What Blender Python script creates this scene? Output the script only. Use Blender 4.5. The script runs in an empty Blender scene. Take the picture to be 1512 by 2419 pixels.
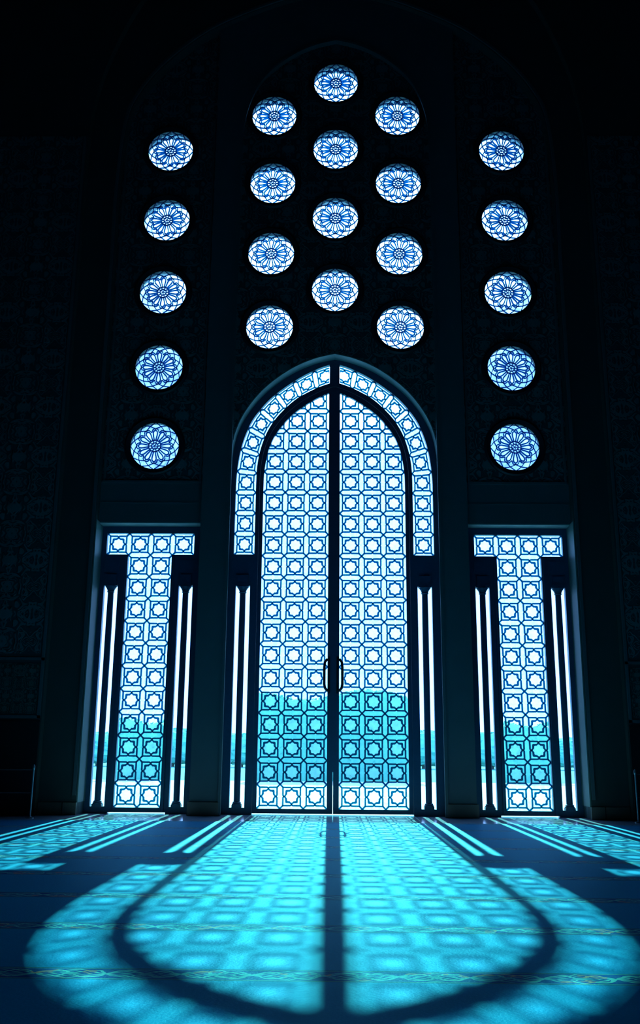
import bpy, bmesh, math, random
from mathutils import Vector, Matrix
from mathutils.geometry import tessellate_polygon
random.seed(7)
S = bpy.context.scene
COL = S.collection

# ------------------------------------------------------------------ camera
PIT, YAW, ROL = .2501, -.0147, .0083
cp, sp, cy, sy = math.cos(PIT), math.sin(PIT), math.cos(YAW), math.sin(YAW)
F = Vector((sy*cp, cy*cp, sp)); R0 = Vector((cy, -sy, 0)); U0 = R0.cross(F)
Rr = R0*math.cos(ROL) + U0*math.sin(ROL); Uu = -R0*math.sin(ROL) + U0*math.cos(ROL)
cam_d = bpy.data.cameras.new('camera'); cam = bpy.data.objects.new('camera', cam_d); COL.objects.link(cam)
M = Matrix((Rr, Uu, -F)).transposed().to_4x4(); M.translation = (-.0141, 0, 1.1223); cam.matrix_world = M
cam_d.sensor_fit = 'HORIZONTAL'; cam_d.sensor_width = 36; cam_d.lens = 2207.7/1512*36
cam_d.clip_end = 1000
S.camera = cam

# ------------------------------------------------------------------ light
SUN_EL = math.atan(.617)
SUN_COL = (.28, 1.0, .86); SUN_E = 11
SKY = (1.15, 2.2, 4.6)           # radiance of the open sky
GLOW = (5.0, 6.0, 6.0)          # extra radiance round the sun
sd = bpy.data.lights.new('sun', 'SUN'); sun = bpy.data.objects.new('sun', sd); COL.objects.link(sun)
sd.energy = SUN_E; sd.color = SUN_COL; sd.angle = math.radians(.56)
sun.rotation_euler = (-(math.pi/2-SUN_EL), 0, 0); sun.location = (0, 60, 40)
W = bpy.data.worlds.new('sky'); S.world = W; W.use_nodes = True
nt = W.node_tree; nt.nodes.clear()
o = nt.nodes.new('ShaderNodeOutputWorld'); bg = nt.nodes.new('ShaderNodeBackground')
tc = nt.nodes.new('ShaderNodeTexCoord'); dp = nt.nodes.new('ShaderNodeVectorMath'); dp.operation = 'DOT_PRODUCT'
dp.inputs[1].default_value = (0, math.cos(SUN_EL), math.sin(SUN_EL))
nt.links.new(tc.outputs['Generated'], dp.inputs[0])
cr = nt.nodes.new('ShaderNodeMapRange'); cr.inputs['From Min'].default_value = .972; cr.inputs['From Max'].default_value = .999
cr.interpolation_type = 'SMOOTHSTEP'
nt.links.new(dp.outputs['Value'], cr.inputs['Value'])
mx = nt.nodes.new('ShaderNodeMix'); mx.data_type = 'RGBA'
mx.inputs['A'].default_value = (*SKY, 1); mx.inputs['B'].default_value = tuple(SKY[i]+GLOW[i] for i in range(3)) + (1,)
nt.links.new(cr.outputs['Result'], mx.inputs['Factor']); nt.links.new(mx.outputs['Result'], bg.inputs['Color'])
nt.links.new(bg.outputs[0], o.inputs[0])
W.cycles.sampling_method = 'MANUAL'; W.cycles.sample_map_resolution = 512
S.view_settings.view_transform = 'Standard'; S.view_settings.look = 'None'
S.view_settings.exposure = 0; S.view_settings.gamma = 1
S.cycles.max_bounces = 8; S.cycles.diffuse_bounces = 5; S.cycles.transparent_max_bounces = 16
S.cycles.caustics_reflective = False; S.cycles.caustics_refractive = False
S.cycles.use_denoising = True

# ------------------------------------------------------------------ materials
def mat(name):
    m = bpy.data.materials.new(name); m.use_nodes = True; m.node_tree.nodes.clear()
    n = m.node_tree; out = n.nodes.new('ShaderNodeOutputMaterial'); return m, n, out
def N(n, t, **k):
    x = n.nodes.new('ShaderNode'+t)
    for a, b in k.items(): setattr(x, a, b)
    return x
def math_(n, op, a, b=None, c=None):
    x = N(n, 'Math', operation=op)
    for i, v in enumerate((a, b, c)):
        if v is None: continue
        if isinstance(v, (int, float)): x.inputs[i].default_value = v
        else: n.links.new(v, x.inputs[i])
    return x.outputs[0]
def mixc(n, f, a, b):
    x = N(n, 'Mix', data_type='RGBA')
    for k, v in (('Factor', f), ('A', a), ('B', b)):
        if isinstance(v, (int, float)): x.inputs[k].default_value = v
        elif isinstance(v, tuple): x.inputs[k].default_value = (*v, 1)
        else: n.links.new(v, x.inputs[k])
    return x.outputs['Result']
def pos(n):
    return N(n, 'NewGeometry').outputs['Position']
def stone(name, c1, c2, scale=3, rough=.6, carve=None):
    m, n, out = mat(name); b = N(n, 'BsdfPrincipled'); n.links.new(b.outputs[0], out.inputs[0])
    nz = N(n, 'TexNoise'); nz.inputs['Scale'].default_value = scale; nz.inputs['Detail'].default_value = 6
    n.links.new(pos(n), nz.inputs['Vector'])
    n.links.new(mixc(n, nz.outputs[0], c1, c2), b.inputs['Base Color'])
    b.inputs['Roughness'].default_value = rough
    bp = N(n, 'Bump'); bp.inputs['Distance'].default_value = .01; bp.inputs['Strength'].default_value = .4
    h = nz.outputs[0]
    if carve:
        # swirling carved foliage: contour lines of a warped, mirrored noise field
        sep = N(n, 'SeparateXYZ'); n.links.new(pos(n), sep.inputs[0])
        px = math_(n, 'PINGPONG', sep.outputs[0], carve/2); pz = math_(n, 'PINGPONG', sep.outputs[2], carve/2)
        cb = N(n, 'CombineXYZ'); n.links.new(px, cb.inputs[0]); n.links.new(pz, cb.inputs[1])
        a = N(n, 'TexNoise'); a.inputs['Scale'].default_value = 3.2/carve*1.2; a.inputs['Detail'].default_value = 1.5; a.inputs['Distortion'].default_value = 1.2
        n.links.new(cb.outputs[0], a.inputs['Vector'])
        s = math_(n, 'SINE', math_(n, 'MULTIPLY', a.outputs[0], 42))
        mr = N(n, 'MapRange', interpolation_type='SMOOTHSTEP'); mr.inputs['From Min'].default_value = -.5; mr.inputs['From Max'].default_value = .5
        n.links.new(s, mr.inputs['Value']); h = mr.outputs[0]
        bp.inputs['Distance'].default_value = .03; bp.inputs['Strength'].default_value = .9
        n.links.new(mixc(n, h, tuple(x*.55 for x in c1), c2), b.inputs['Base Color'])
    n.links.new(h, bp.inputs['Height']); n.links.new(bp.outputs[0], b.inputs['Normal'])
    return m
def plain(name, c, rough=.5, metal=0, noise=.15):
    m, n, out = mat(name); b = N(n, 'BsdfPrincipled'); n.links.new(b.outputs[0], out.inputs[0])
    nz = N(n, 'TexNoise'); nz.inputs['Scale'].default_value = 14; n.links.new(pos(n), nz.inputs['Vector'])
    n.links.new(mixc(n, nz.outputs[0], tuple(x*(1-noise) for x in c), tuple(x*(1+noise) for x in c)), b.inputs['Base Color'])
    b.inputs['Roughness'].default_value = rough; b.inputs['Metallic'].default_value = metal
    return m
def glass(name, c1, c2, scale=9, gloss=.06, frost=(.5,.8,.9), frost_f=.08):
    """tinted cathedral glass: clear transmission with streaky tint, a little frosting, a faint gloss"""
    m, n, out = mat(name)
    nz = N(n, 'TexNoise'); nz.inputs['Scale'].default_value = scale; nz.inputs['Detail'].default_value = 4; nz.inputs['Distortion'].default_value = .8
    n.links.new(pos(n), nz.inputs['Vector'])
    mr = N(n, 'MapRange'); mr.inputs['From Min'].default_value = .35; mr.inputs['From Max'].default_value = .65
    n.links.new(nz.outputs[0], mr.inputs['Value'])
    t = N(n, 'BsdfTransparent'); n.links.new(mixc(n, mr.outputs[0], c1, c2), t.inputs[0])
    tr = N(n, 'BsdfTranslucent'); tr.inputs[0].default_value = (*frost, 1)
    g = N(n, 'BsdfGlossy'); g.inputs['Roughness'].default_value = .15
    a = N(n, 'MixShader'); a.inputs[0].default_value = frost_f; n.links.new(t.outputs[0], a.inputs[1]); n.links.new(tr.outputs[0], a.inputs[2])
    b = N(n, 'MixShader'); b.inputs[0].default_value = gloss; n.links.new(a.outputs[0], b.inputs[1]); n.links.new(g.outputs[0], b.inputs[2])
    n.links.new(b.outputs[0], out.inputs[0]); return m
def ribmat(name, paint, glare_tint, f):
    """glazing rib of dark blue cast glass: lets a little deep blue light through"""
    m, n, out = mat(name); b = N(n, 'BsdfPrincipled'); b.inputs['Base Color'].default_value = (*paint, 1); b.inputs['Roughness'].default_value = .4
    t = N(n, 'BsdfTransparent'); t.inputs[0].default_value = (*glare_tint, 1)
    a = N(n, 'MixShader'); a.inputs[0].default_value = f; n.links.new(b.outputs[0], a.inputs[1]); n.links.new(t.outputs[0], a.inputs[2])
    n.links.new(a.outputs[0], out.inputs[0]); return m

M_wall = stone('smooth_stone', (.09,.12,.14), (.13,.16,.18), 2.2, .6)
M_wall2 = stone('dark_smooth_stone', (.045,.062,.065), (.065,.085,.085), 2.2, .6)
M_carved = stone('carved_stone', (.09,.13,.15), (.15,.20,.22), 4, .7, carve=1.0)
M_carved2 = stone('carved_lattice_stone', (.075,.10,.10), (.12,.15,.145), 4, .7, carve=.45)
M_lit_reveal = stone('pale_polished_stone', (.28,.36,.35), (.38,.47,.45), 2.5, .45)  # paler tone paints the floor's bounced light onto arch and soffit reveals
M_lit_jamb = stone('jamb_stone', (.13,.19,.185), (.20,.28,.27), 2.5, .5)  # dimmer version of that painted bounce light, for the side jambs
M_plinth = stone('plinth_stone', (.14,.115,.10), (.19,.15,.125), 9, .4)
M_reveal = stone('pale_outer_stone', (.50,.56,.60), (.62,.68,.72), 3, .7)
M_dado = plain('dark_dado_stone', (.02,.025,.03), .3)
M_marble = stone('marble_floor', (.50,.56,.66), (.66,.72,.80), 1.5, .14)
M_frame = plain('dark_blue_painted_timber', (.016,.085,.18), .45)  # navy frame; extra blue puts the panes' veiling glare into the colour
M_dark = plain('dark_plaster', (.03,.04,.05), .8)
M_ring = plain('dark_iron_ring', (.015,.02,.03), .5)
M_metal = plain('brushed_steel', (.35,.42,.45), .3, .8)
M_handle = plain('dark_bronze', (.02,.025,.04), .35, .5)
M_rib = ribmat('door_rib', (.02,.08,.16), (.015,.34,.50), .6)  # door and rose ribs: pane glare put into a blue see-through colour
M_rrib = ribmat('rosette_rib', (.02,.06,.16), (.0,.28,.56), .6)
M_gstar = glass('pale_glass', (.70,.84,.92), (.88,.98,1.0), 11, frost=(.7,.78,.88), frost_f=.05)
M_gbar = glass('turquoise_glass', (.56,.90,.90), (.82,1.0,1.0), 16, frost_f=.02)
M_gclear = glass('clear_glass', (.80,.92,1.0), (.86,.97,1.0), 5, gloss=.05, frost_f=.01)
M_gr = glass('rosette_glass', (.20,.32,.42), (.52,.64,.66), 7, frost=(.4,.7,1.0), frost_f=.01)
M_grp = glass('rosette_petal_glass', (.40,.48,.52), (.75,.80,.80), 9, frost=(.6,.8,1.0), frost_f=.01)
M_pave = stone('outside_pavement', (.55,.55,.60), (.68,.68,.74), .8, .7)
M_lawn = stone('teal_lawn', (.06,.36,.32), (.10,.46,.40), .5, .9)
M_leaf = stone('shrub_leaves', (.09,.46,.36), (.18,.66,.52), 5, .8)
M_bark = plain('bark', (.06,.08,.08), .9)

def carpet_mat():
    m, n, out = mat('prayer_carpet'); b = N(n, 'BsdfPrincipled'); n.links.new(b.outputs[0], out.inputs[0])
    b.inputs['Roughness'].default_value = .42
    P = pos(n)
    wn = N(n, 'TexNoise'); wn.inputs['Scale'].default_value = 9; wn.inputs['Detail'].default_value = 2; n.links.new(P, wn.inputs['Vector'])
    wv = N(n, 'VectorMath', operation='MULTIPLY_ADD'); n.links.new(wn.outputs['Color'], wv.inputs[0])
    wv.inputs[1].default_value = (.09,.05,0); n.links.new(P, wv.inputs[2])
    s0 = N(n, 'SeparateXYZ'); n.links.new(P, s0.inputs[0]); s1 = N(n, 'SeparateXYZ'); n.links.new(wv.outputs[0], s1.inputs[0])
    def d(y): # distance from the nearest border centre line
        q = math_(n, 'ADD', math_(n, 'DIVIDE', math_(n, 'SUBTRACT', y, 5.189), 1.311), 40.5)
        return math_(n, 'MULTIPLY', math_(n, 'SUBTRACT', math_(n, 'FRACT', q), .5), 1.311)
    HW = .115
    v0 = math_(n, 'ABSOLUTE', math_(n, 'DIVIDE', d(s0.outputs[1]), HW))
    vs = math_(n, 'DIVIDE', math_(n, 'SUBTRACT', d(s1.outputs[1]), .025), HW); v = math_(n, 'ABSOLUTE', vs)
    u = math_(n, 'DIVIDE', s1.outputs[0], .37)
    fu = math_(n, 'ABSOLUTE', math_(n, 'SUBTRACT', math_(n, 'FRACT', math_(n, 'ADD', u, 50)), .5))
    m1 = math_(n, 'ADD', math_(n, 'MULTIPLY', fu, 2.1), math_(n, 'DIVIDE', v, .8))
    def near(x, c, w): return math_(n, 'LESS_THAN', math_(n, 'ABSOLUTE', math_(n, 'SUBTRACT', x, c)), w)
    def mx(*a):
        r = a[0]
        for q in a[1:]: r = math_(n, 'MAXIMUM', r, q)
        return r
    vine = near(vs, 0, .0)
    sv = math_(n, 'MULTIPLY', math_(n, 'SINE', math_(n, 'MULTIPLY', u, 2*math.pi)), .62)
    vine = math_(n, 'LESS_THAN', math_(n, 'ABSOLUTE', math_(n, 'SUBTRACT', vs, sv)), .11)
    vine2 = math_(n, 'LESS_THAN', math_(n, 'ABSOLUTE', math_(n, 'ADD', vs, sv)), .08)
    lines = mx(near(m1, 1.0, .09), near(m1, .62, .06), vine, vine2)
    fill = math_(n, 'LESS_THAN', m1, .34)
    inb = math_(n, 'LESS_THAN', v0, 1.0)
    edge = math_(n, 'MULTIPLY', inb, math_(n, 'GREATER_THAN', v0, .90))
    dk = near(v0, 1.04, .05)
    fn = N(n, 'TexNoise'); fn.inputs['Scale'].default_value = 60; fn.inputs['Detail'].default_value = 3; n.links.new(P, fn.inputs['Vector'])
    big = N(n, 'TexNoise'); big.inputs['Scale'].default_value = 1.3; big.inputs['Detail'].default_value = 4; n.links.new(P, big.inputs['Vector'])
    field = mixc(n, fn.outputs[0], (.002,.31,.62), (.006,.44,.78))
    field = mixc(n, math_(n, 'MULTIPLY', big.outputs[0], .5), field, (.003,.30,.64))
    on = N(n, 'TexNoise'); on.inputs['Scale'].default_value = 5; n.links.new(P, on.inputs['Vector'])
    lc = mixc(n, math_(n, 'GREATER_THAN', on.outputs[0], .58), (.16,.62,.62), (.62,.42,.30))
    bc = mixc(n, fn.outputs[0], (.003,.07,.30), (.006,.12,.42))
    bc = mixc(n, lines, bc, lc); bc = mixc(n, fill, bc, (.10,.50,.56)); bc = mixc(n, edge, bc, (.12,.50,.50))
    c = mixc(n, inb, field, bc); c = mixc(n, dk, c, (.006,.12,.22))
    n.links.new(c, b.inputs['Base Color'])
    bp = N(n, 'Bump'); bp.inputs['Distance'].default_value = .004; bp.inputs['Strength'].default_value = .5
    n.links.new(fn.outputs[0], bp.inputs['Height']); n.links.new(bp.outputs[0], b.inputs['Normal'])
    b.inputs['Specular IOR Level'].default_value = .0; b.inputs['Sheen Weight'].default_value = .0; b.inputs['Sheen Roughness'].default_value = .22
    b.inputs['Sheen Tint'].default_value = (.9,1,1,1)
    g = N(n, 'BsdfGlossy'); g.inputs['Color'].default_value = (.12,.28,.34,1); g.inputs['Roughness'].default_value = .42   # dyed fibres shine in their own colour
    n.links.new(bp.outputs[0], g.inputs['Normal'])
    fr = N(n, 'Fresnel'); fr.inputs['IOR'].default_value = 1.06
    ms = N(n, 'MixShader'); n.links.new(fr.outputs[0], ms.inputs[0]); n.links.new(b.outputs[0], ms.inputs[1]); n.links.new(g.outputs[0], ms.inputs[2])
    n.links.new(ms.outputs[0], out.inputs[0])
    return m
M_carpet = carpet_mat()

# ------------------------------------------------------------------ mesh helpers
class MB:
    def __init__(s): s.v = []; s.f = []; s.m = []
    def add(s, vs, fs, mi=0):
        b = len(s.v); s.v += [tuple(x) for x in vs]; s.f += [tuple(b+i for i in q) for q in fs]; s.m += [mi]*len(fs)
    def box(s, x0, x1, y0, y1, z0, z1, mi=0):
        s.add([(x,y,z) for x in (x0,x1) for y in (y0,y1) for z in (z0,z1)],
              [(0,1,3,2),(4,6,7,5),(0,4,5,1),(2,3,7,6),(0,2,6,4),(1,5,7,3)], mi)
    def plate(s, loops, y0, y1, mi=0):
        """extruded polygon (x,z) with holes"""
        tri = tessellate_polygon([[Vector((p[0], p[1], 0)) for p in L] for L in loops])
        flat = [p for L in loops for p in L]; n = len(flat)
        vs = [(p[0], y0, p[1]) for p in flat] + [(p[0], y1, p[1]) for p in flat]
        fs = [t for t in tri] + [tuple(n+i for i in reversed(t)) for t in tri]
        k = 0
        for L in loops:
            for i in range(len(L)):
                a, b = k+i, k+(i+1) % len(L); fs.append((a, b, n+b, n+a))
            k += len(L)
        s.add(vs, fs, mi)
    def ribbon(s, pts, w, y0, y1, closed=False, fn=None, mi=0):
        P = [Vector(p) for p in pts]; n = len(P); Lf = []; Rt = []
        for i in range(n):
            a = P[i-1] if (i or closed) else None; c = P[(i+1) % n] if (i < n-1 or closed) else None
            d1 = (P[i]-a).normalized() if a is not None else None; d2 = (c-P[i]).normalized() if c is not None else None
            if d1 is None: t = d2; k = 1
            elif d2 is None: t = d1; k = 1
            else:
                t = (d1+d2); t = t.normalized() if t.length > 1e-6 else d1; k = 1/max(.5, t.dot(d1))
            nrm = Vector((-t.y, t.x))*w/2*k; Lf.append(P[i]+nrm); Rt.append(P[i]-nrm)
        vs = []; g = fn or (lambda q: q)
        for a, b in zip(Lf, Rt):
            a = g(a); b = g(b); vs += [(a[0],y0,a[1]),(b[0],y0,b[1]),(b[0],y1,b[1]),(a[0],y1,a[1])]
        fs = []
        for i in range(n if closed else n-1):
            p, q = 4*i, 4*((i+1) % n)
            for j in range(4): fs.append((p+j, p+(j+1) % 4, q+(j+1) % 4, q+j))
        if not closed: fs += [(3,2,1,0), tuple(4*(n-1)+j for j in range(4))]
        s.add(vs, fs, mi)
    def annulus(s, inner, outer, y0, y1, fn=None, mi=0):
        n = len(inner); g = fn or (lambda q: q); vs = []
        for a, b in zip(inner, outer):
            a = g(a); b = g(b); vs += [(a[0],y0,a[1]),(b[0],y0,b[1]),(b[0],y1,b[1]),(a[0],y1,a[1])]
        fs = []
        for i in range(n):
            p, q = 4*i, 4*((i+1) % n)
            for j in range(4): fs.append((p+j, p+(j+1) % 4, q+(j+1) % 4, q+j))
        s.add(vs, fs, mi)
    def lathe(s, cx, cyy, prof, n=20, mi=0, axis='z'):
        b = len(s.v)
        for r, h in prof:
            for i in range(n):
                a = 2*math.pi*i/n
                s.v.append((cx+r*math.cos(a), cyy+r*math.sin(a), h) if axis == 'z' else (cx+r*math.cos(a), h, cyy+r*math.sin(a)))
        for k in range(len(prof)-1):
            for i in range(n):
                j = (i+1) % n; s.f.append((b+k*n+i, b+k*n+j, b+(k+1)*n+j, b+(k+1)*n+i)); s.m.append(mi)
        if axis == 'z':
            s.f.append(tuple(b+i for i in reversed(range(n)))); s.m.append(mi)
            s.f.append(tuple(b+(len(prof)-1)*n+i for i in range(n))); s.m.append(mi)
    def tube(s, pts, r, n=10, mi=0):
        P = [Vector(p) for p in pts]; b = len(s.v); ref = None
        for i, p in enumerate(P):
            t = (P[min(i+1, len(P)-1)]-P[max(i-1, 0)]).normalized()
            x = t.cross(Vector((.123,.456,.881))).normalized() if ref is None else (ref - t*ref.dot(t)).normalized(); ref = x
            y = t.cross(x)
            for k in range(n):
                a = 2*math.pi*k/n; s.v.append(tuple(p + (x*math.cos(a)+y*math.sin(a))*r))
        for i in range(len(P)-1):
            for k in range(n):
                j = (k+1) % n; s.f.append((b+i*n+k, b+i*n+j, b+(i+1)*n+j, b+(i+1)*n+k)); s.m.append(mi)
        s.f.append(tuple(b+k for k in reversed(range(n)))); s.m.append(mi)
        s.f.append(tuple(b+(len(P)-1)*n+k for k in range(n))); s.m.append(mi)
    def build(s, name, mats, parent=None, clip=None, solid=True, smooth=False):
        me = bpy.data.meshes.new(name); me.from_pydata(s.v, [], s.f)
        for m in (mats if isinstance(mats, (list, tuple)) else [mats]): me.materials.append(m)
        me.polygons.foreach_set('material_index', s.m)
        bm = bmesh.new(); bm.from_mesh(me)
        if clip:
            for co, no in clip:
                bmesh.ops.bisect_plane(bm, geom=bm.verts[:]+bm.edges[:]+bm.faces[:], plane_co=co, plane_no=no, clear_outer=True)
        if solid: bmesh.ops.recalc_face_normals(bm, faces=bm.faces[:])
        bm.to_mesh(me); bm.free()
        if smooth:
            for p in me.polygons: p.use_smooth = True
            try: me.set_sharp_from_angle(angle=math.radians(40))
            except Exception: pass
        ob = bpy.data.objects.new(name, me); COL.objects.link(ob)
        if parent: ob.parent = parent
        return ob
def tag(o, label=None, cat=None, group=None, kind=None):
    for k, v in (('label', label), ('category', cat), ('group', group), ('kind', kind)):
        if v: o[k] = v
    return o
def root(name, loc=(0,0,0), **k):
    e = bpy.data.objects.new(name, None); COL.objects.link(e); e.location = loc; e.empty_display_size = .2
    tag(e, **k); bpy.context.view_layer.update(); return e
def sub(mb, loc):      # shift a mesh built in world coordinates to its root's frame
    mb.v = [(x-loc[0], y-loc[1], z-loc[2]) for x, y, z in mb.v]; return mb
def smoothline(pts, n=6):
    out = []
    for i in range(len(pts)-1):
        p0 = pts[max(i-1, 0)]; p1 = pts[i]; p2 = pts[i+1]; p3 = pts[min(i+2, len(pts)-1)]
        for k in range(n):
            t = k/n
            out.append(tuple(.5*((2*p1[j])+(-p0[j]+p2[j])*t+(2*p0[j]-5*p1[j]+4*p2[j]-p3[j])*t*t+(-p0[j]+3*p1[j]-3*p2[j]+p3[j])*t**3) for j in (0,1)))
    out.append(tuple(pts[-1])); return out

# ------------------------------------------------------------------ key dimensions (metres)
YF, YD, YB = 17.30, 17.63, 17.78       # wall face, door plane, outer face
TP = .4225                             # pitch of the door lattice
Z0 = .105
# half outlines from spring line to apex, left side (x negative)
A_OPEN = smoothline([(-2.03,6.2),(-2.012,6.78),(-1.94,7.18),(-1.79,7.54),(-1.55,7.90),(-1.25,8.21),(-.84,8.51),(-.41,8.71),(0,8.815)])
A_BOUT = smoothline([(-1.925,6.2),(-1.905,6.50),(-1.85,6.88),(-1.75,7.23),(-1.604,7.55),(-1.31,7.93),(-.985,8.21),(-.65,8.44),(-.30,8.62),(0,8.725)])
A_BIN = smoothline([(-1.530,6.2),(-1.52,6.50),(-1.475,6.82),(-1.37,7.17),(-1.22,7.46),(-1.03,7.70),(-.78,7.94),(-.525,8.10),(-.27,8.225),(0,8.32)])
A_LEAF = smoothline([(-1.385,6.1),(-1.375,6.45),(-1.315,6.83),(-1.235,7.07),(-1.12,7.28),(-.865,7.60),(-.52,7.87),(-.26,8.02),(-.10,8.09),(0,8.12)])
def mirror(half): return [(-x, z) for x, z in reversed(half[:-1])]
SY = 17.63/17.30

# ------------------------------------------------------------------ the setting: floor, walls, ceiling
fl = MB(); fl.box(-14,14,-10,YB,-.2,0); f = fl.build('floor', M_marble)
tag(f, 'polished pale marble floor strip at the foot of the doors', 'floor', kind='structure')
c = MB(); c.box(-14,14,-10,YB,20.5,20.8); tag(c.build('ceiling', M_dark), 'dark high ceiling above the hall', 'ceiling', kind='structure')
for nm, a in (('wall_left',(-14.3,-14,-10.3,YB+.3)),('wall_right',(14,14.3,-10.3,YB+.3)),('wall_back',(-14,14,-10.3,-10))):
    w = MB(); w.box(a[0],a[1],a[2],a[3],-.2,20.8); tag(w.build(nm, M_dark), 'dark hall wall, '+nm.split('_')[1]+' side', 'wall', kind='structure')

wf = root('wall_front', (0,YF,0), label='dark stone wall holding the lattice doors and rose windows', cat='wall', kind='structure')
def wpart(mb, name, m, **k): return mb and sub(mb, (0,YF,0)).build(name, m, wf, **k)
def circ(cx, cz, r, n=48): return [(cx+r*math.cos(2*math.pi*i/n), cz+r*math.sin(2*math.pi*i/n)) for i in range(n)]
RR = .482
ROS = [(0, 15.12-1.639*i, 'c', i) for i in range(4)]
ROS += [(s*1.3167, 15.12-1.639*(i+.5), 'l' if s < 0 else 'r', i) for s in (-1,1) for i in range(4)]
ROS += [(s*3.5034, 13.4375-1.6454*i, 'L' if s < 0 else 'R', i) for s in (-1,1) for i in range(5)]
# centre bay field with the door arch cut in and ten round openings
op = [(-2.03,0)] + A_OPEN + mirror(A_OPEN) + [(2.03,0)]
outer = [(-2.4,0)] + op + [(2.4,0),(2.4,17.6),(-2.4,17.6)]
mb = MB(); mb.plate([outer] + [circ(x,z,RR) for x,z,k,i in ROS if k in 'clr'], YF, YF+.12); wpart(mb, 'arched_field', M_carved)
mb = MB(); mb.plate([outer] + [circ(x,z,RR+.16) for x,z,k,i in ROS if k in 'clr'], YF+.12, YB); wpart(mb, 'outer_reveal', M_reveal)
# side bays: plain lintel, carved panel with five round openings
for s, kk in ((-1,'L'),(1,'R')):
    X = lambda x: s*x
    mb = MB(); L = [(X(2.3),0),(X(2.54),0),(X(2.54),5.325),(X(4.496),5.325),(X(4.496),0),(X(4.9),0),(X(4.9),6.13),(X(2.3),6.13)]
    mb.plate([L], YF, YB); wpart(mb, 'lintel', M_wall)
    mb = MB(); L = [(X(2.4),6.13),(X(4.9),6.13),(X(4.9),17.6),(X(2.4),17.6)]
    mb.plate([L]+[circ(x,z,RR) for x,z,k,i in ROS if k == kk], YF+.012, YF+.12); wpart(mb, 'carved_panel', M_carved)
    mb = MB(); mb.plate([L]+[circ(x,z,RR+.16) for x,z,k,i in ROS if k == kk], YF+.12, YB); wpart(mb, 'outer_reveal', M_reveal)
    mb = MB()   # border moulding of the carved panel
    mb.box(min(X(2.56),X(4.47)), max(X(2.56),X(4.47)), YF-.03, YF+.02, 6.10, 6.15)
    for a in (2.585, 4.44): mb.box(X(a)-.02, X(a)+.02, YF-.02, YF+.02, 6.15, 14.2)
    mb.box(min(X(2.56),X(4.47)), max(X(2.56),X(4.47)), YF-.012, YF+.02, 5.70, 5.725)
    wpart(mb, 'panel_moulding', M_wall)
# piers and spandrel standing forward round the centre bay
BAY = smoothline([(-2.0,12.4),(-1.995,13.2),(-1.97,13.9),(-1.87,14.45),(-1.66,15.0),(-1.33,15.42),(-.88,15.78),(-.44,16.0),(0,16.12)])
mb = MB(); mb.plate([[(-2.53,0),(-2.0,0)]+BAY+mirror(BAY)+[(2.0,0),(2.53,0),(2.53,17.5),(-2.53,17.5)]], YF-.12, YF+.001)
wpart(mb, 'pier_arch', M_wall)
mb = MB()   # thin roll moulding on the bay edge
mb.ribbon([(-2.0,0)]+BAY+mirror(BAY)+[(2.0,0)], .05, YF-.15, YF-.10)
wpart(mb, 'bay_moulding', M_wall)
k = 17.07/17.3
BIG = smoothline([(-4.496,10.8),(-4.50,12.4),(-4.41,13.9),(-4.19,14.63),(-3.62,15.46),(-2.73,16.26),(-1.64,16.84),(-.8,17.15),(0,17.35)])
BIG = [(-4.496,0)]+BIG
mb = MB(); mb.plate([[(-5.6,0)]+BIG+mirror(BIG)+[(4.496,0),(5.6,0),(5.6,20.5),(-5.6,20.5)]], 17.07, YF+.002)
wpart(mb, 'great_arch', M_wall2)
mb = MB(); mb.ribbon([(-4.54,.33)]+[(x*1.01,z*1.003) for x,z in BIG[1:]]+[(x*1.01,z*1.003) for x,z in mirror(BIG)[:-1]]+[(4.54,.33)], .06, 17.04, 17.075)
wpart(mb, 'arch_moulding', M_wall)
OUT = smoothline([(-5.17,12.2),(-5.12,14.0),(-4.85,15.4),(-4.2,17.0),(-3.2,18.3),(-1.7,19.4),(0,20.0)])
OUT = [(-5.17,0)]+OUT
mb = MB(); mb.plate([[(-14,0)]+OUT+mirror(OUT)+[(5.17,0),(14,0),(14,20.5),(-14,20.5)]], 16.9, 17.075)
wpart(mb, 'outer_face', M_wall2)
for s in (-1,1):     # carved side panels, lower lattice panels and dark dado
    a, b = sorted((s*5.27, s*8.6))
    mb = MB(); mb.box(a,b,16.885,16.905,2.78,13.5); wpart(mb, 'carved_side_panel', M_carved)
    mb = MB(); mb.box(a,b,16.885,16.905,1.72,2.60); wpart(mb, 'lattice_relief_panel', M_carved2)
    mb = MB()
    for z in (1.64,2.66): mb.box(min(s*5.2,s*8.6),max(s*5.2,s*8.6),16.87,16.905,z,z+.05)
    mb.box(min(s*5.2,s*5.25),max(s*5.2,s*5.25),16.87,16.905,1.64,13.5); wpart(mb, 'side_moulding', M_wall)
    mb = MB(); mb.box(min(s*5.19,s*14),max(s*5.19,s*14),16.86,16.9,0,1.6); wpart(mb, 'dado', M_dado)
    mb = MB(); mb.box(min(s*2.01,s*2.56),max(s*2.01,s*2.56),YF-.16,YF+.0,0,.23); wpart(mb, 'plinth', M_plinth)
    mb = MB(); mb.box(min(s*4.488,s*4.72),max(s*4.488,s*4.72),17.03,17.10,0,.21); wpart(mb, 'plinth', M_plinth)
    mb = MB(); mb.box(min(s*4.74,s*5.16),max(s*4.74,s*5.16),17.04,17.08,0,.21); wpart(mb, 'plinth', M_plinth)
# the blind wall the doors are set in continues to the sides
for s in (-1,1):
    mb = MB(); mb.box(min(s*4.85,s*14),max(s*4.85,s*14),YF+.01,YB,0,20.5); wpart(mb, 'outer_masonry', M_dark)
mb = MB(); mb.box(-4.95,4.95,YF+.01,YB,17.5,20.5); wpart(mb, 'outer_masonry', M_dark)

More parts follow.
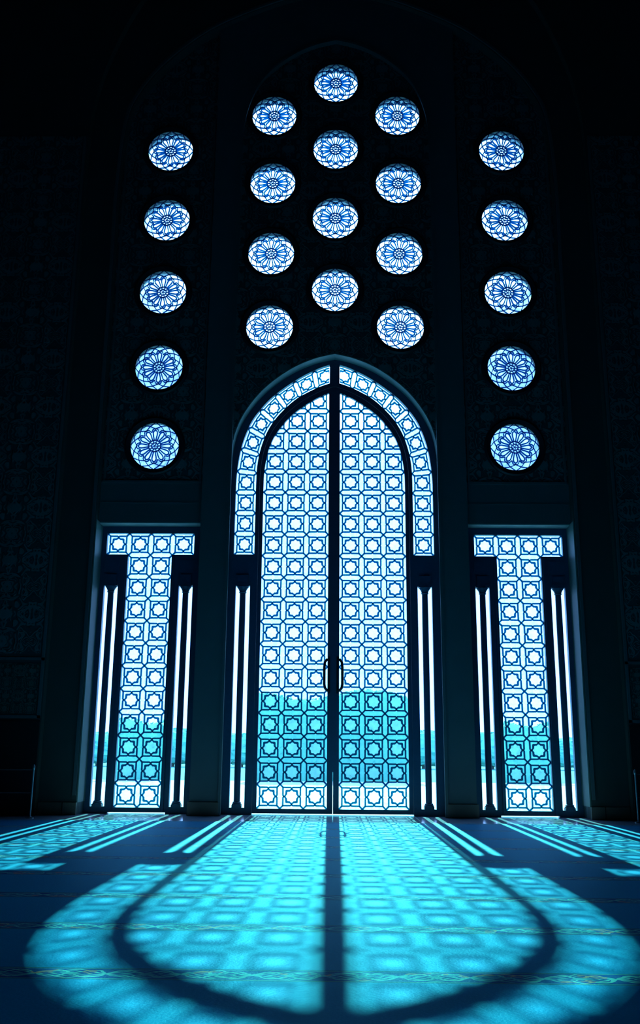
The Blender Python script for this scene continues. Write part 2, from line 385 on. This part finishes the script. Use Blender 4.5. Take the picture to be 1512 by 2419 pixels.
mb = MB(); mb.ribbon([(-2.022,0)]+[(x*.997,z-.008) for x,z in A_OPEN]+[(x*.997,z-.008) for x,z in mirror(A_OPEN)]+[(2.022,0)], .018, YF-.004, YD-.05); wpart(mb, 'door_arch_lining', M_lit_reveal)  # added thin strips whose light colour makes the reveals look lit
for s in (-1,1):
    mb = MB(); a, b = sorted((s*4.474, s*4.496)); mb.box(a,b,17.066,YD-.05,.21,5.325); wpart(mb, 'jamb_lining', M_lit_jamb)
    a, b = sorted((s*2.54, s*4.474)); mb = MB(); mb.box(a,b,YF-.004,YD-.05,5.305,5.327); wpart(mb, 'soffit_lining', M_lit_reveal)

# ------------------------------------------------------------------ lattice tile
OR = {0:.362,1:.318,2:.296,3:.298,4:.315,5:.345,6:.368}
def ring_pts():
    inn, out = [], []
    for i in range(48):
        a = math.radians(7.5*i); q = i % 12; q = min(q, 12-q)
        ro = OR[q]; ri = .232 + .022*math.cos(8*a)
        inn.append((ri*math.cos(a), ri*math.sin(a))); out.append((ro*math.cos(a), ro*math.sin(a)))
    return inn, out
R_IN, R_OUT = ring_pts()
def rot4(p, k):
    for _ in range(k): p = (-p[1], p[0])
    return p
SQ = []
for kq in range(4): SQ += [rot4(p, kq) for p in ((.375,-.375),(.372,-.055),(.338,0),(.372,.055))]
def tile_ribs(mb, fn, y0, y1):
    mb.ribbon(SQ, .068, y0, y1, closed=True, fn=fn)
    for kq in range(4): mb.ribbon([rot4((.37,.37), kq), rot4((.502,.502), kq)], .070, y0, y1, fn=fn)
    mb.annulus(R_IN, R_OUT, y0+.004, y1-.004, fn=fn)
def tile_glass(mb, fn, y):
    n = 16; oc = [(.29*math.cos(2*math.pi*i/n), .29*math.sin(2*math.pi*i/n)) for i in range(n)]
    sq = []
    for i in range(n):
        a = 2*math.pi*i/n; c_, s_ = math.cos(a), math.sin(a); m_ = max(abs(c_), abs(s_)); sq.append((.5*c_/m_, .5*s_/m_))
    vs = [fn(p) for p in oc] + [fn(p) for p in sq]; vs = [(p[0], y, p[1]) for p in vs]
    b = len(mb.v); mb.add(vs, [tuple(range(n))], 0)
    mb.f += [(b+i, b+(i+1) % n, b+n+(i+1) % n, b+n+i) for i in range(n)]; mb.m += [1]*n
def grid_fn(cx, cz, flip=1): return lambda p: (flip*(cx+p[0]*TP), cz+p[1]*TP)
Y0R, Y1R, YG = YD-.015, YD+.018, YD+.002

# ------------------------------------------------------------------ the pair of central door leaves
GX = .3217
def leaf(n, flip, label):
    L = (flip*.75, YD, 0)
    e = root('door_%d' % n, L, label=label, cat='door', kind='structure')
    ribs, gl = MB(), MB()
    for r in range(19):
        for cidx in range(3):
            fn = grid_fn(-(GX+cidx*TP), Z0+TP*(r+.5), 1 if flip < 0 else -1)
            tile_ribs(ribs, fn, Y0R, Y1R); tile_glass(gl, fn, YG)
    clip = []
    s = 1 if flip < 0 else -1
    pts = [p for i, p in enumerate(A_LEAF) if i % 3 == 0]
    for a, b in zip(pts, pts[1:]):
        d = Vector((b[0]-a[0], 0, b[1]-a[1])); no = Vector((-d.z, 0, d.x)).normalized()
        clip.append(((s*a[0]-L[0], 0, a[1]), (s*no.x, 0, no.z)))
    clip.append(((s*-.105-L[0],0,0), (s*1,0,0)))
    sub(gl, L).build('glazing', [M_gstar, M_gbar], e, clip=clip, solid=False)
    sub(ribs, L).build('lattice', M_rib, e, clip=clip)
    gapc = MB()
    if flip > 0: gapc.box(-.022,.022,YD-.052,YD-.034,.75,8.2); sub(gapc, L).build('meeting_strip', M_frame, e)
    # leaf frame: stiles, bottom rail, arched head
    fr = MB()
    half = [(-1.455,Z0-.08)] + [(-1.455,6.1)] + [((x+x2)/2,(z+z2)/2) for (x,z),(x2,z2) in zip(A_LEAF[2:], A_BIN[2:])]
    inner = [(-1.38,Z0)] + A_LEAF
    zi = max(z for x, z in A_LEAF)
    outl = [(-.004,.022),(-1.455,.022)] + half[1:-1] + [(-.004,8.21)]
    A_in = [p for p in A_LEAF if p[0] < -.109] ; inn = [(-.109,Z0),(-1.378,Z0)] + A_in + [(-.109,8.085)]
    fr.plate([[(s*x,z) for x,z in outl],[(s*x,z) for x,z in inn]], YD-.035, YD+.035)
    sub(fr, L).build('leaf_frame', M_frame, e)
    h = MB(); h.tube([(s*-.085,YD-.03,2.775),(s*-.12,YD-.085,2.77),(s*-.158,YD-.10,2.72),(s*-.168,YD-.10,2.62),(s*-.168,YD-.10,2.32),(s*-.155,YD-.10,2.25),(s*-.12,YD-.085,2.205),(s*-.085,YD-.03,2.20)], .026, 12)
    h.box(min(s*-.1,s*-.06),max(s*-.1,s*-.06),YD-.045,YD-.03,2.15,2.83)
    sub(h, L).build('pull_handle', M_handle, e, smooth=True)
    return e
leaf(1, -1, 'left leaf of the tall arched lattice double door')
leaf(2, 1, 'right leaf of the tall arched lattice double door')

# ------------------------------------------------------------------ arched transom band round the leaves
def path_len(P):
    s = [0]
    for a, b in zip(P, P[1:]): s.append(s[-1]+math.hypot(b[0]-a[0], b[1]-a[1]))
    return s
def at(P, S_, t):
    if t <= 0: k = 0
    else:
        k = len(P)-2
        for i in range(len(P)-1):
            if S_[i+1] >= t: k = i; break
    u = (t-S_[k])/(S_[k+1]-S_[k]); a, b = P[k], P[k+1]
    return (a[0]+(b[0]-a[0])*u, a[1]+(b[1]-a[1])*u)
def frac_pt(P, S_, f): return at(P, S_, f*S_[-1])
BO = [(-1.925,4.765)] + A_BOUT; BI = [(-1.530,4.765)] + A_BIN
# resample both rims to matching parameters through the mid line
NP = 120
so, si = path_len(BO), path_len(BI)
def pair(f):
    zsplit = 6.2
    return frac_pt(BO, so, f), frac_pt(BI, si, f*1.0)
# match by straight part first, then arc part
so_s = 6.2-4.765; fo = so_s/so[-1]; fi = so_s/si[-1]
def pair2(g):   # g in metres along the mid line
    mid_arc = ((so[-1]-so_s)+(si[-1]-so_s))/2
    if g <= so_s: return at(BO, so, g), at(BI, si, g)
    r = (g-so_s)/mid_arc
    return at(BO, so, so_s+r*(so[-1]-so_s)), at(BI, si, so_s+r*(si[-1]-so_s))
def band(flip, ribs, gl):
    s = 1 if flip < 0 else -1
    for i in range(12):
        g0 = TP*(i+.5)*.985
        def fn(p, g0=g0):
            o_, i_ = pair2(g0 + p[1]*TP*.985); t = .5+p[0]*.99
            return (s*(o_[0]+(i_[0]-o_[0])*t), o_[1]+(i_[1]-o_[1])*t)
        tile_ribs(ribs, fn, Y0R, Y1R); tile_glass(gl, fn, YG)
for n, s, lab in ((3,-1,'left half of the arched transom band and sidelight beside the double door'),(4,1,'right half of the arched transom band and sidelight beside the double door')):
    L = (s*1.75, YD, 0)
    e = root('door_%d' % n, L, label=lab, cat='door surround', kind='structure')
    ribs, gl = MB(), MB(); band(s, ribs, gl)
    clip = [((s*-.105*1-L[0] if False else (s*.105-L[0]),0,0), (-s,0,0))]
    sub(gl, L).build('glazing', [M_gstar, M_gbar], e, clip=clip, solid=False)
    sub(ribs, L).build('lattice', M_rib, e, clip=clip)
    m_ = lambda P: [(-s*x, z) for x, z in P]
    # outer arch frame from opening edge to the band
    o1 = [(-2.06,0)] + [(x*1.012-.005, z+.03) for x, z in A_OPEN]; o1[-1] = (0, 8.87)
    i1 = [(-1.925,0)] + A_BOUT
    fr = MB()
    hole_b = [(-1.925,4.765),(-1.530,4.765)] + [p for p in A_BIN if p[0] < -.1] + [(-.1,8.285)] + [(-.1,8.69)] + [p for p in reversed(A_BOUT) if p[0] < -.1]
    hole_s = [(-1.868,.12),(-1.594,.12),(-1.594,4.16),(-1.868,4.16)]
    lm = [((x+x2)/2,(z+z2)/2) for (x,z),(x2,z2) in zip(A_LEAF[2:], A_BIN[2:])]
    outl = [(-1.4585,.0),(-2.06,0)] + o1[1:-1] + [(-.0,8.87),(-.0,8.213)] + [(x-.0035, z+.0035) for x, z in reversed(lm[:-1])] + [(-1.4585,6.1)]
    fr.plate([m_(outl), m_(hole_b), m_(hole_s)], YD-.05, YD+.06)
    sub(fr, L).build('frame', M_frame, e)
    g = MB(); a, b = sorted((s*1.868, s*1.594)); g.add([(a,YD+.03,.12),(b,YD+.03,.12),(b,YD+.03,4.16),(a,YD+.03,4.16)], [(0,1,2,3)])
    sub(g, L).build('sidelight_pane', M_gclear, e, solid=False)
def colonnette(parent, L, cx):
    c = MB(); c.lathe(cx, YD-.015, [(.058,.19),(.060,.6),(.060,3.5),(.056,4.03)], 20)
    col = sub(c, L).build('colonnette', M_frame, parent, smooth=True)
    c = MB(); c.lathe(cx, YD-.015, [(.060,4.015),(.074,4.03),(.064,4.045),(.075,4.08),(.105,4.125),(.11,4.14)], 20); c.box(cx-.118,cx+.118,YD-.10,YD+.05,4.138,4.20)
    c.box(cx-.105,cx+.105,YD-.09,YD+.05,4.20,4.36)
    sub(c, L).build('capital', M_frame, col)
    c = MB(); c.box(cx-.088,cx+.088,YD-.10,YD+.06,.105,.165); c.lathe(cx, YD-.015, [(.088,.163),(.090,.18),(.075,.195),(.078,.21),(.060,.225)], 20)
    sub(c, L).build('base', M_frame, col)
for n, s in ((3,-1),(4,1)):
    colonnette(bpy.data.objects['door_%d' % n], (s*1.75,YD,0), s*1.732)

# ------------------------------------------------------------------ T-shaped side doors
SX = 3.5387
for n, s, lab in ((5,-1,'tall narrow lattice door with T-shaped glazing at the left'),(6,1,'tall narrow lattice door with T-shaped glazing at the right')):
    L = (s*SX, YD, 0)
    e = root('door_%d' % n, L, label=lab, cat='door', kind='structure')
    ribs, gl = MB(), MB()
    for r in range(12):
        for cidx in ((-1.5,-.5,.5,1.5) if r == 11 else (-.5,.5)):
            fn = grid_fn(s*SX+cidx*TP, Z0+TP*(r+.5)); tile_ribs(ribs, fn, Y0R, Y1R); tile_glass(gl, fn, YG)
    sub(gl, L).build('glazing', [M_gstar, M_gbar], e, solid=False)
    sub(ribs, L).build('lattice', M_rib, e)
    zt = Z0+12*TP; zm = Z0+11*TP; cx = s*SX
    T = [(cx-TP,Z0),(cx+TP,Z0),(cx+TP,zm),(cx+2*TP,zm),(cx+2*TP,zt),(cx-2*TP,zt),(cx-2*TP,zm),(cx-TP,zm)]
    holes = [T]; g = MB()
    for a in (-1,1):
        c0 = cx + a*.715; a0, a1 = c0-.133, c0+.133
        holes.append([(a0,.12),(a1,.12),(a1,4.165),(a0,4.165)])
        g.add([(a0,YD+.03,.12),(a1,YD+.03,.12),(a1,YD+.03,4.165),(a0,YD+.03,4.165)], [(0,1,2,3)])
    sub(g, L).build('sidelight_pane', M_gclear, e, solid=False)
    fr = MB()
    i0 = cx-TP-.10; i1 = cx+TP+.10; a0, a1 = sorted((s*2.52, s*4.51))
    fr.plate([[(a0,0),(i0,0),(i0,.022),(i1,.022),(i1,0),(a1,0),(a1,5.345),(a0,5.345)]]+holes, YD-.05, YD+.06)
    for a in (-1,1):   # raised fillets beside the T and blind panels over the columns
        x = cx+a*(TP+.045); fr.box(x-.018,x+.018,YD-.075,YD-.045,.03,zm-.03)
        c0 = cx+a*.715; fr.box(c0-.15,c0+.15,YD-.065,YD-.045,4.40,4.66)
    sub(fr, L).build('frame', M_frame, e)
    for a in (-1,1): colonnette(e, L, cx+a*.715)

# ------------------------------------------------------------------ rose windows
def rose_ribs(mb):
    R_ = RR; w = .019
    P = lambda r, a: (R_*r*math.sin(math.radians(a)), R_*r*math.cos(math.radians(a)))
    y0, y1 = -.012, .014
    def curve(pts, ww=w, cl=False): mb.ribbon(pts, ww, y0, y1, closed=cl)
    for k in range(12):
        a = 30*k
        curve([P(1.0,a),P(.86,a+15),P(.73,a+30)], w*.85); curve([P(1.0,a),P(.86,a-15),P(.73,a-30)], w*.85)
        # scalloped ring holding the petals
        curve([P(.73,a),P(.735,a+4),P(.70,a+9),P(.60,a+14),P(.585,a+15)], w); curve([P(.73,a),P(.735,a-4),P(.70,a-9),P(.60,a-14),P(.585,a-15)], w)
        # petal: long teardrop
        L = [P(.245,a-8),P(.34,a-8.5),P(.46,a-9.5),P(.56,a-9),P(.63,a-6),P(.675,a),P(.63,a+6),P(.56,a+9),P(.46,a+9.5),P(.34,a+8.5),P(.245,a+8)]
        curve(L, w*1.25)
    curve([P(.245,15*i) for i in range(24)], w*.9, True)
    for k in range(10):
        a = 36*k; c0 = P(.185, a); mb.ribbon([(c0[0]+R_*.052*math.cos(t*math.pi/4), c0[1]+R_*.052*math.sin(t*math.pi/4)) for t in range(8)], .008, y0, y1, closed=True)
    curve([P(.125,30*i) for i in range(12)], w*.7, True)
    for k in range(5): curve([P(0,0),P(.06,72*k+20),P(.125,72*k+36)], w*.6)
def rose_glass(mb):
    n = 48; b = len(mb.v)
    P = lambda r, a: (RR*r*math.sin(math.radians(a)), 0, RR*r*math.cos(math.radians(a)))
    # centre disc, petals zone (pale), outer zone (blue)
    rads = (.245, .62 , 1.0)
    mb.v.append((0,0,0)); 
    for r in rads:
        for i in range(n): mb.v.append(P(r, 360*i/n))
    for i in range(n):
        j = (i+1) % n
        mb.f.append((b, b+1+i, b+1+j)); mb.m.append(1)
        for q in range(2):
            A = b+1+q*n; mb.f.append((A+i, A+j, A+n+j, A+n+i)); mb.m.append(0 if q == 0 else 1)
rr, rg, rf = MB(), MB(), MB()
rose_ribs(rr); rose_glass(rg)
rf.lathe(0, 0, [(RR-.012,.03),(RR-.012,-.012),(RR+.02,-.03),(RR+.045,-.035),(RR+.075,-.05),(RR+.105,-.03),(RR+.115,.0),(RR+.115,.004)], 64, axis='y')
first = None
names = {'c':'centre column','l':'left column of the middle bay','r':'right column of the middle bay','L':'left bay column','R':'right bay column'}
ordn = {4:['topmost','second from the top','third from the top','lowest'],5:['topmost','second from the top','middle','fourth from the top','lowest']}
for idx, (x, z, kk, i) in enumerate(ROS):
    L = (x, YF, z)
    lab = 'round rose window, %s of the %s' % (ordn[5 if kk in 'LR' else 4][i], names[kk])
    if first is None:
        e = root('window_1', L, label=lab, cat='window', kind='structure', group='round rose windows above the doors')
        g = rg.build('stained_glass', [M_grp, M_gr], e, solid=False); g.location.y = .004
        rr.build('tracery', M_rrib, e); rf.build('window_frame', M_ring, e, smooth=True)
        first = e
    else:
        e = first.copy(); COL.objects.link(e); e.name = 'window_%d' % (idx+1); e.location = L; e['label'] = lab
        for ch in first.children:
            c2 = ch.copy(); COL.objects.link(c2); c2.parent = e
    if kk in 'LR':
        pass

# ------------------------------------------------------------------ carpet
mb = MB(); mb.box(-9,9,-9.8,15.75,.0,.012); tag(mb.build('prayer_carpet', M_carpet), 'blue prayer carpet with patterned border bands, lit by the door pattern', 'carpet')

# ------------------------------------------------------------------ rail barriers at the sides
def barrier(loc, s, lab):
    e = root('rail_barrier', loc, label=lab, cat='barrier', group=None)
    for i, xx in enumerate((0, s*1.9)):
        p = MB(); p.lathe(xx, 0, [(.017,.02),(.017,.77),(.022,.775),(.026,.80),(.024,.825),(.017,.85),(.006,.863)], 14)
        post = p.build('post', M_metal, e, smooth=True)
        b = MB(); b.lathe(xx, 0, [(.065,0),(.065,.012),(.03,.025),(.02,.04)], 20); b.build('base', M_metal, post, smooth=True)
    for zz in (.775,.405):
        r = MB(); r.tube([(s*.0,0,zz),(s*.5,0,zz-.004),(s*1.9,0,zz)], .008, 8); r.build('rail', M_metal, e, smooth=True)
    return e
barrier((-5.02,16.19,.0), -1, 'thin metal rail barrier standing at the left edge')
barrier((5.12,16.50,.0), 1, 'thin metal rail barrier standing at the right edge')

# ------------------------------------------------------------------ outside, seen through the glass
mb = MB(); mb.box(-60,60,YB,37,-.2,-.01); tag(mb.build('forecourt', M_pave), 'sunlit pale paving seen through the foot of the doors', 'pavement', kind='structure')
mb = MB(); mb.box(-150,150,37,260,-.2,-.01); tag(mb.build('lawn', M_lawn), 'teal lawn beyond the paving outside', 'lawn', kind='structure')
def crown(mb, cx, cyy, cz, rx, ry, rz, seed, n=150, leaf_s=.16):
    rnd = random.Random(seed)
    U_, V_ = 20, 14
    b = len(mb.v)
    for j in range(V_+1):
        t = math.pi*j/V_
        for i in range(U_):
            a = 2*math.pi*i/U_; k = 1+rnd.uniform(-.07,.07)
            mb.v.append((cx+rx*k*math.sin(t)**.6*math.cos(a), cyy+ry*k*math.sin(t)**.6*math.sin(a), cz+rz*k*math.cos(t)))
    for j in range(V_):
        for i in range(U_):
            i2 = (i+1) % U_; mb.f.append((b+j*U_+i, b+j*U_+i2, b+(j+1)*U_+i2, b+(j+1)*U_+i)); mb.m.append(0)
    for _ in range(n):
        t = math.acos(rnd.uniform(-1,1)); a = rnd.uniform(0, 2*math.pi)
        p = Vector((cx+rx*math.sin(t)**.6*math.cos(a), cyy+ry*math.sin(t)**.6*math.sin(a), cz+rz*math.cos(t)))
        d = Vector((rnd.gauss(0,1), rnd.gauss(0,1), rnd.gauss(0,1))).normalized(); u = d.orthogonal().normalized()*leaf_s; w = d.cross(u).normalized()*leaf_s*.6
        mb.add([p-u, p+w, p+u, p-w], [(0,1,2,3)])
def shrub(x, y, w, h, name, lab, cat, group, seed, trunk=.35):
    e = root(name, (x,y,0), label=lab, cat=cat, group=group)
    c = MB(); c.lathe(0, 0, [(.12,-.01),(.09,trunk+.3)], 10); c.build('trunk', M_bark, e)
    c = MB(); crown(c, 0, 0, trunk+(h-trunk)/2, w/2, w/2*.8, (h-trunk)/2, seed); c.build('foliage', M_leaf, e, solid=False)
def hedge(x, y, w, h, lab, seed, prof):
    """clipped hedge: a rounded, bumpy-topped body dressed with leaves"""
    rnd = random.Random(seed); mb = MB(); nx = int(w/.16); nr = 12; rows = []
    for i in range(nx+1):
        u = i/nx; xx = -w/2+w*u; hh = h*prof(u)*(1+rnd.uniform(-.012,.012)); end = min(1, min(u, 1-u)*nx/3+.35); ring = []
        for k in range(nr+1):
            t = math.pi*k/nr; c_, s_ = math.cos(t), math.sin(t)
            ring.append((xx, .55*end*math.copysign(abs(c_)**.5, c_)*(1+rnd.uniform(-.05,.05)), hh*max(0,s_)**.45*(.75+.25*end)*(1+rnd.uniform(-.012,.012))-.01))
        rows.append(ring)
    n = nr+1; mb.add([p for q in rows for p in q], [(i*n+k, i*n+k+1, (i+1)*n+k+1, (i+1)*n+k) for i in range(nx) for k in range(nr)])
    for _ in range(int(90*w)):
        u = rnd.random(); xx = -w/2+w*u; t = math.pi*rnd.random(); hh = h*prof(u)
        p = Vector((xx, .55*math.cos(t), hh*math.sin(t)**.45)); d = Vector((rnd.gauss(0,1), rnd.gauss(0,1), rnd.gauss(0,1))).normalized(); uu = d.orthogonal().normalized()*.10; ww = d.cross(uu).normalized()*.06
        mb.add([p-uu, p+ww, p+uu, p-ww], [(0,1,2,3)])
    o = mb.build('garden_hedge', M_leaf, solid=False); o.location = (x, y, 0)
    tag(o, lab, 'hedge', 'clipped hedges outside the doors'); return o
hedge(0, 38.2, 6.5, 3.45, 'broad tall teal hedge seen through the double door', 1, lambda u: .93+.05*math.cos(9*u)+.05*u)
hedge(-7.65, 38.2, 2.1, 2.35, 'short teal hedge seen through the left T-shaped door', 2, lambda u: .95+.05*math.sin(7*u))
hedge(7.65, 38.2, 2.1, 2.35, 'short teal hedge seen through the right T-shaped door', 3, lambda u: .95+.05*math.sin(5*u+2))
for i, (x, h, lab) in enumerate(((-16.1,2.2,'outer sidelight of the left door'),(-10.9,2.5,'inner sidelight of the left door'),(-6.2,2.2,'sidelight left of the double door'),
        (6.2,2.5,'sidelight right of the double door'),(10.9,2.4,'inner sidelight of the right door'),(16.1,2.1,'outer sidelight of the right door'))):
    shrub(x, 66, 4.0, h, 'distant_tree', 'low distant tree seen through the '+lab, 'tree', 'distant trees beyond the lawn', 20+i, .2)
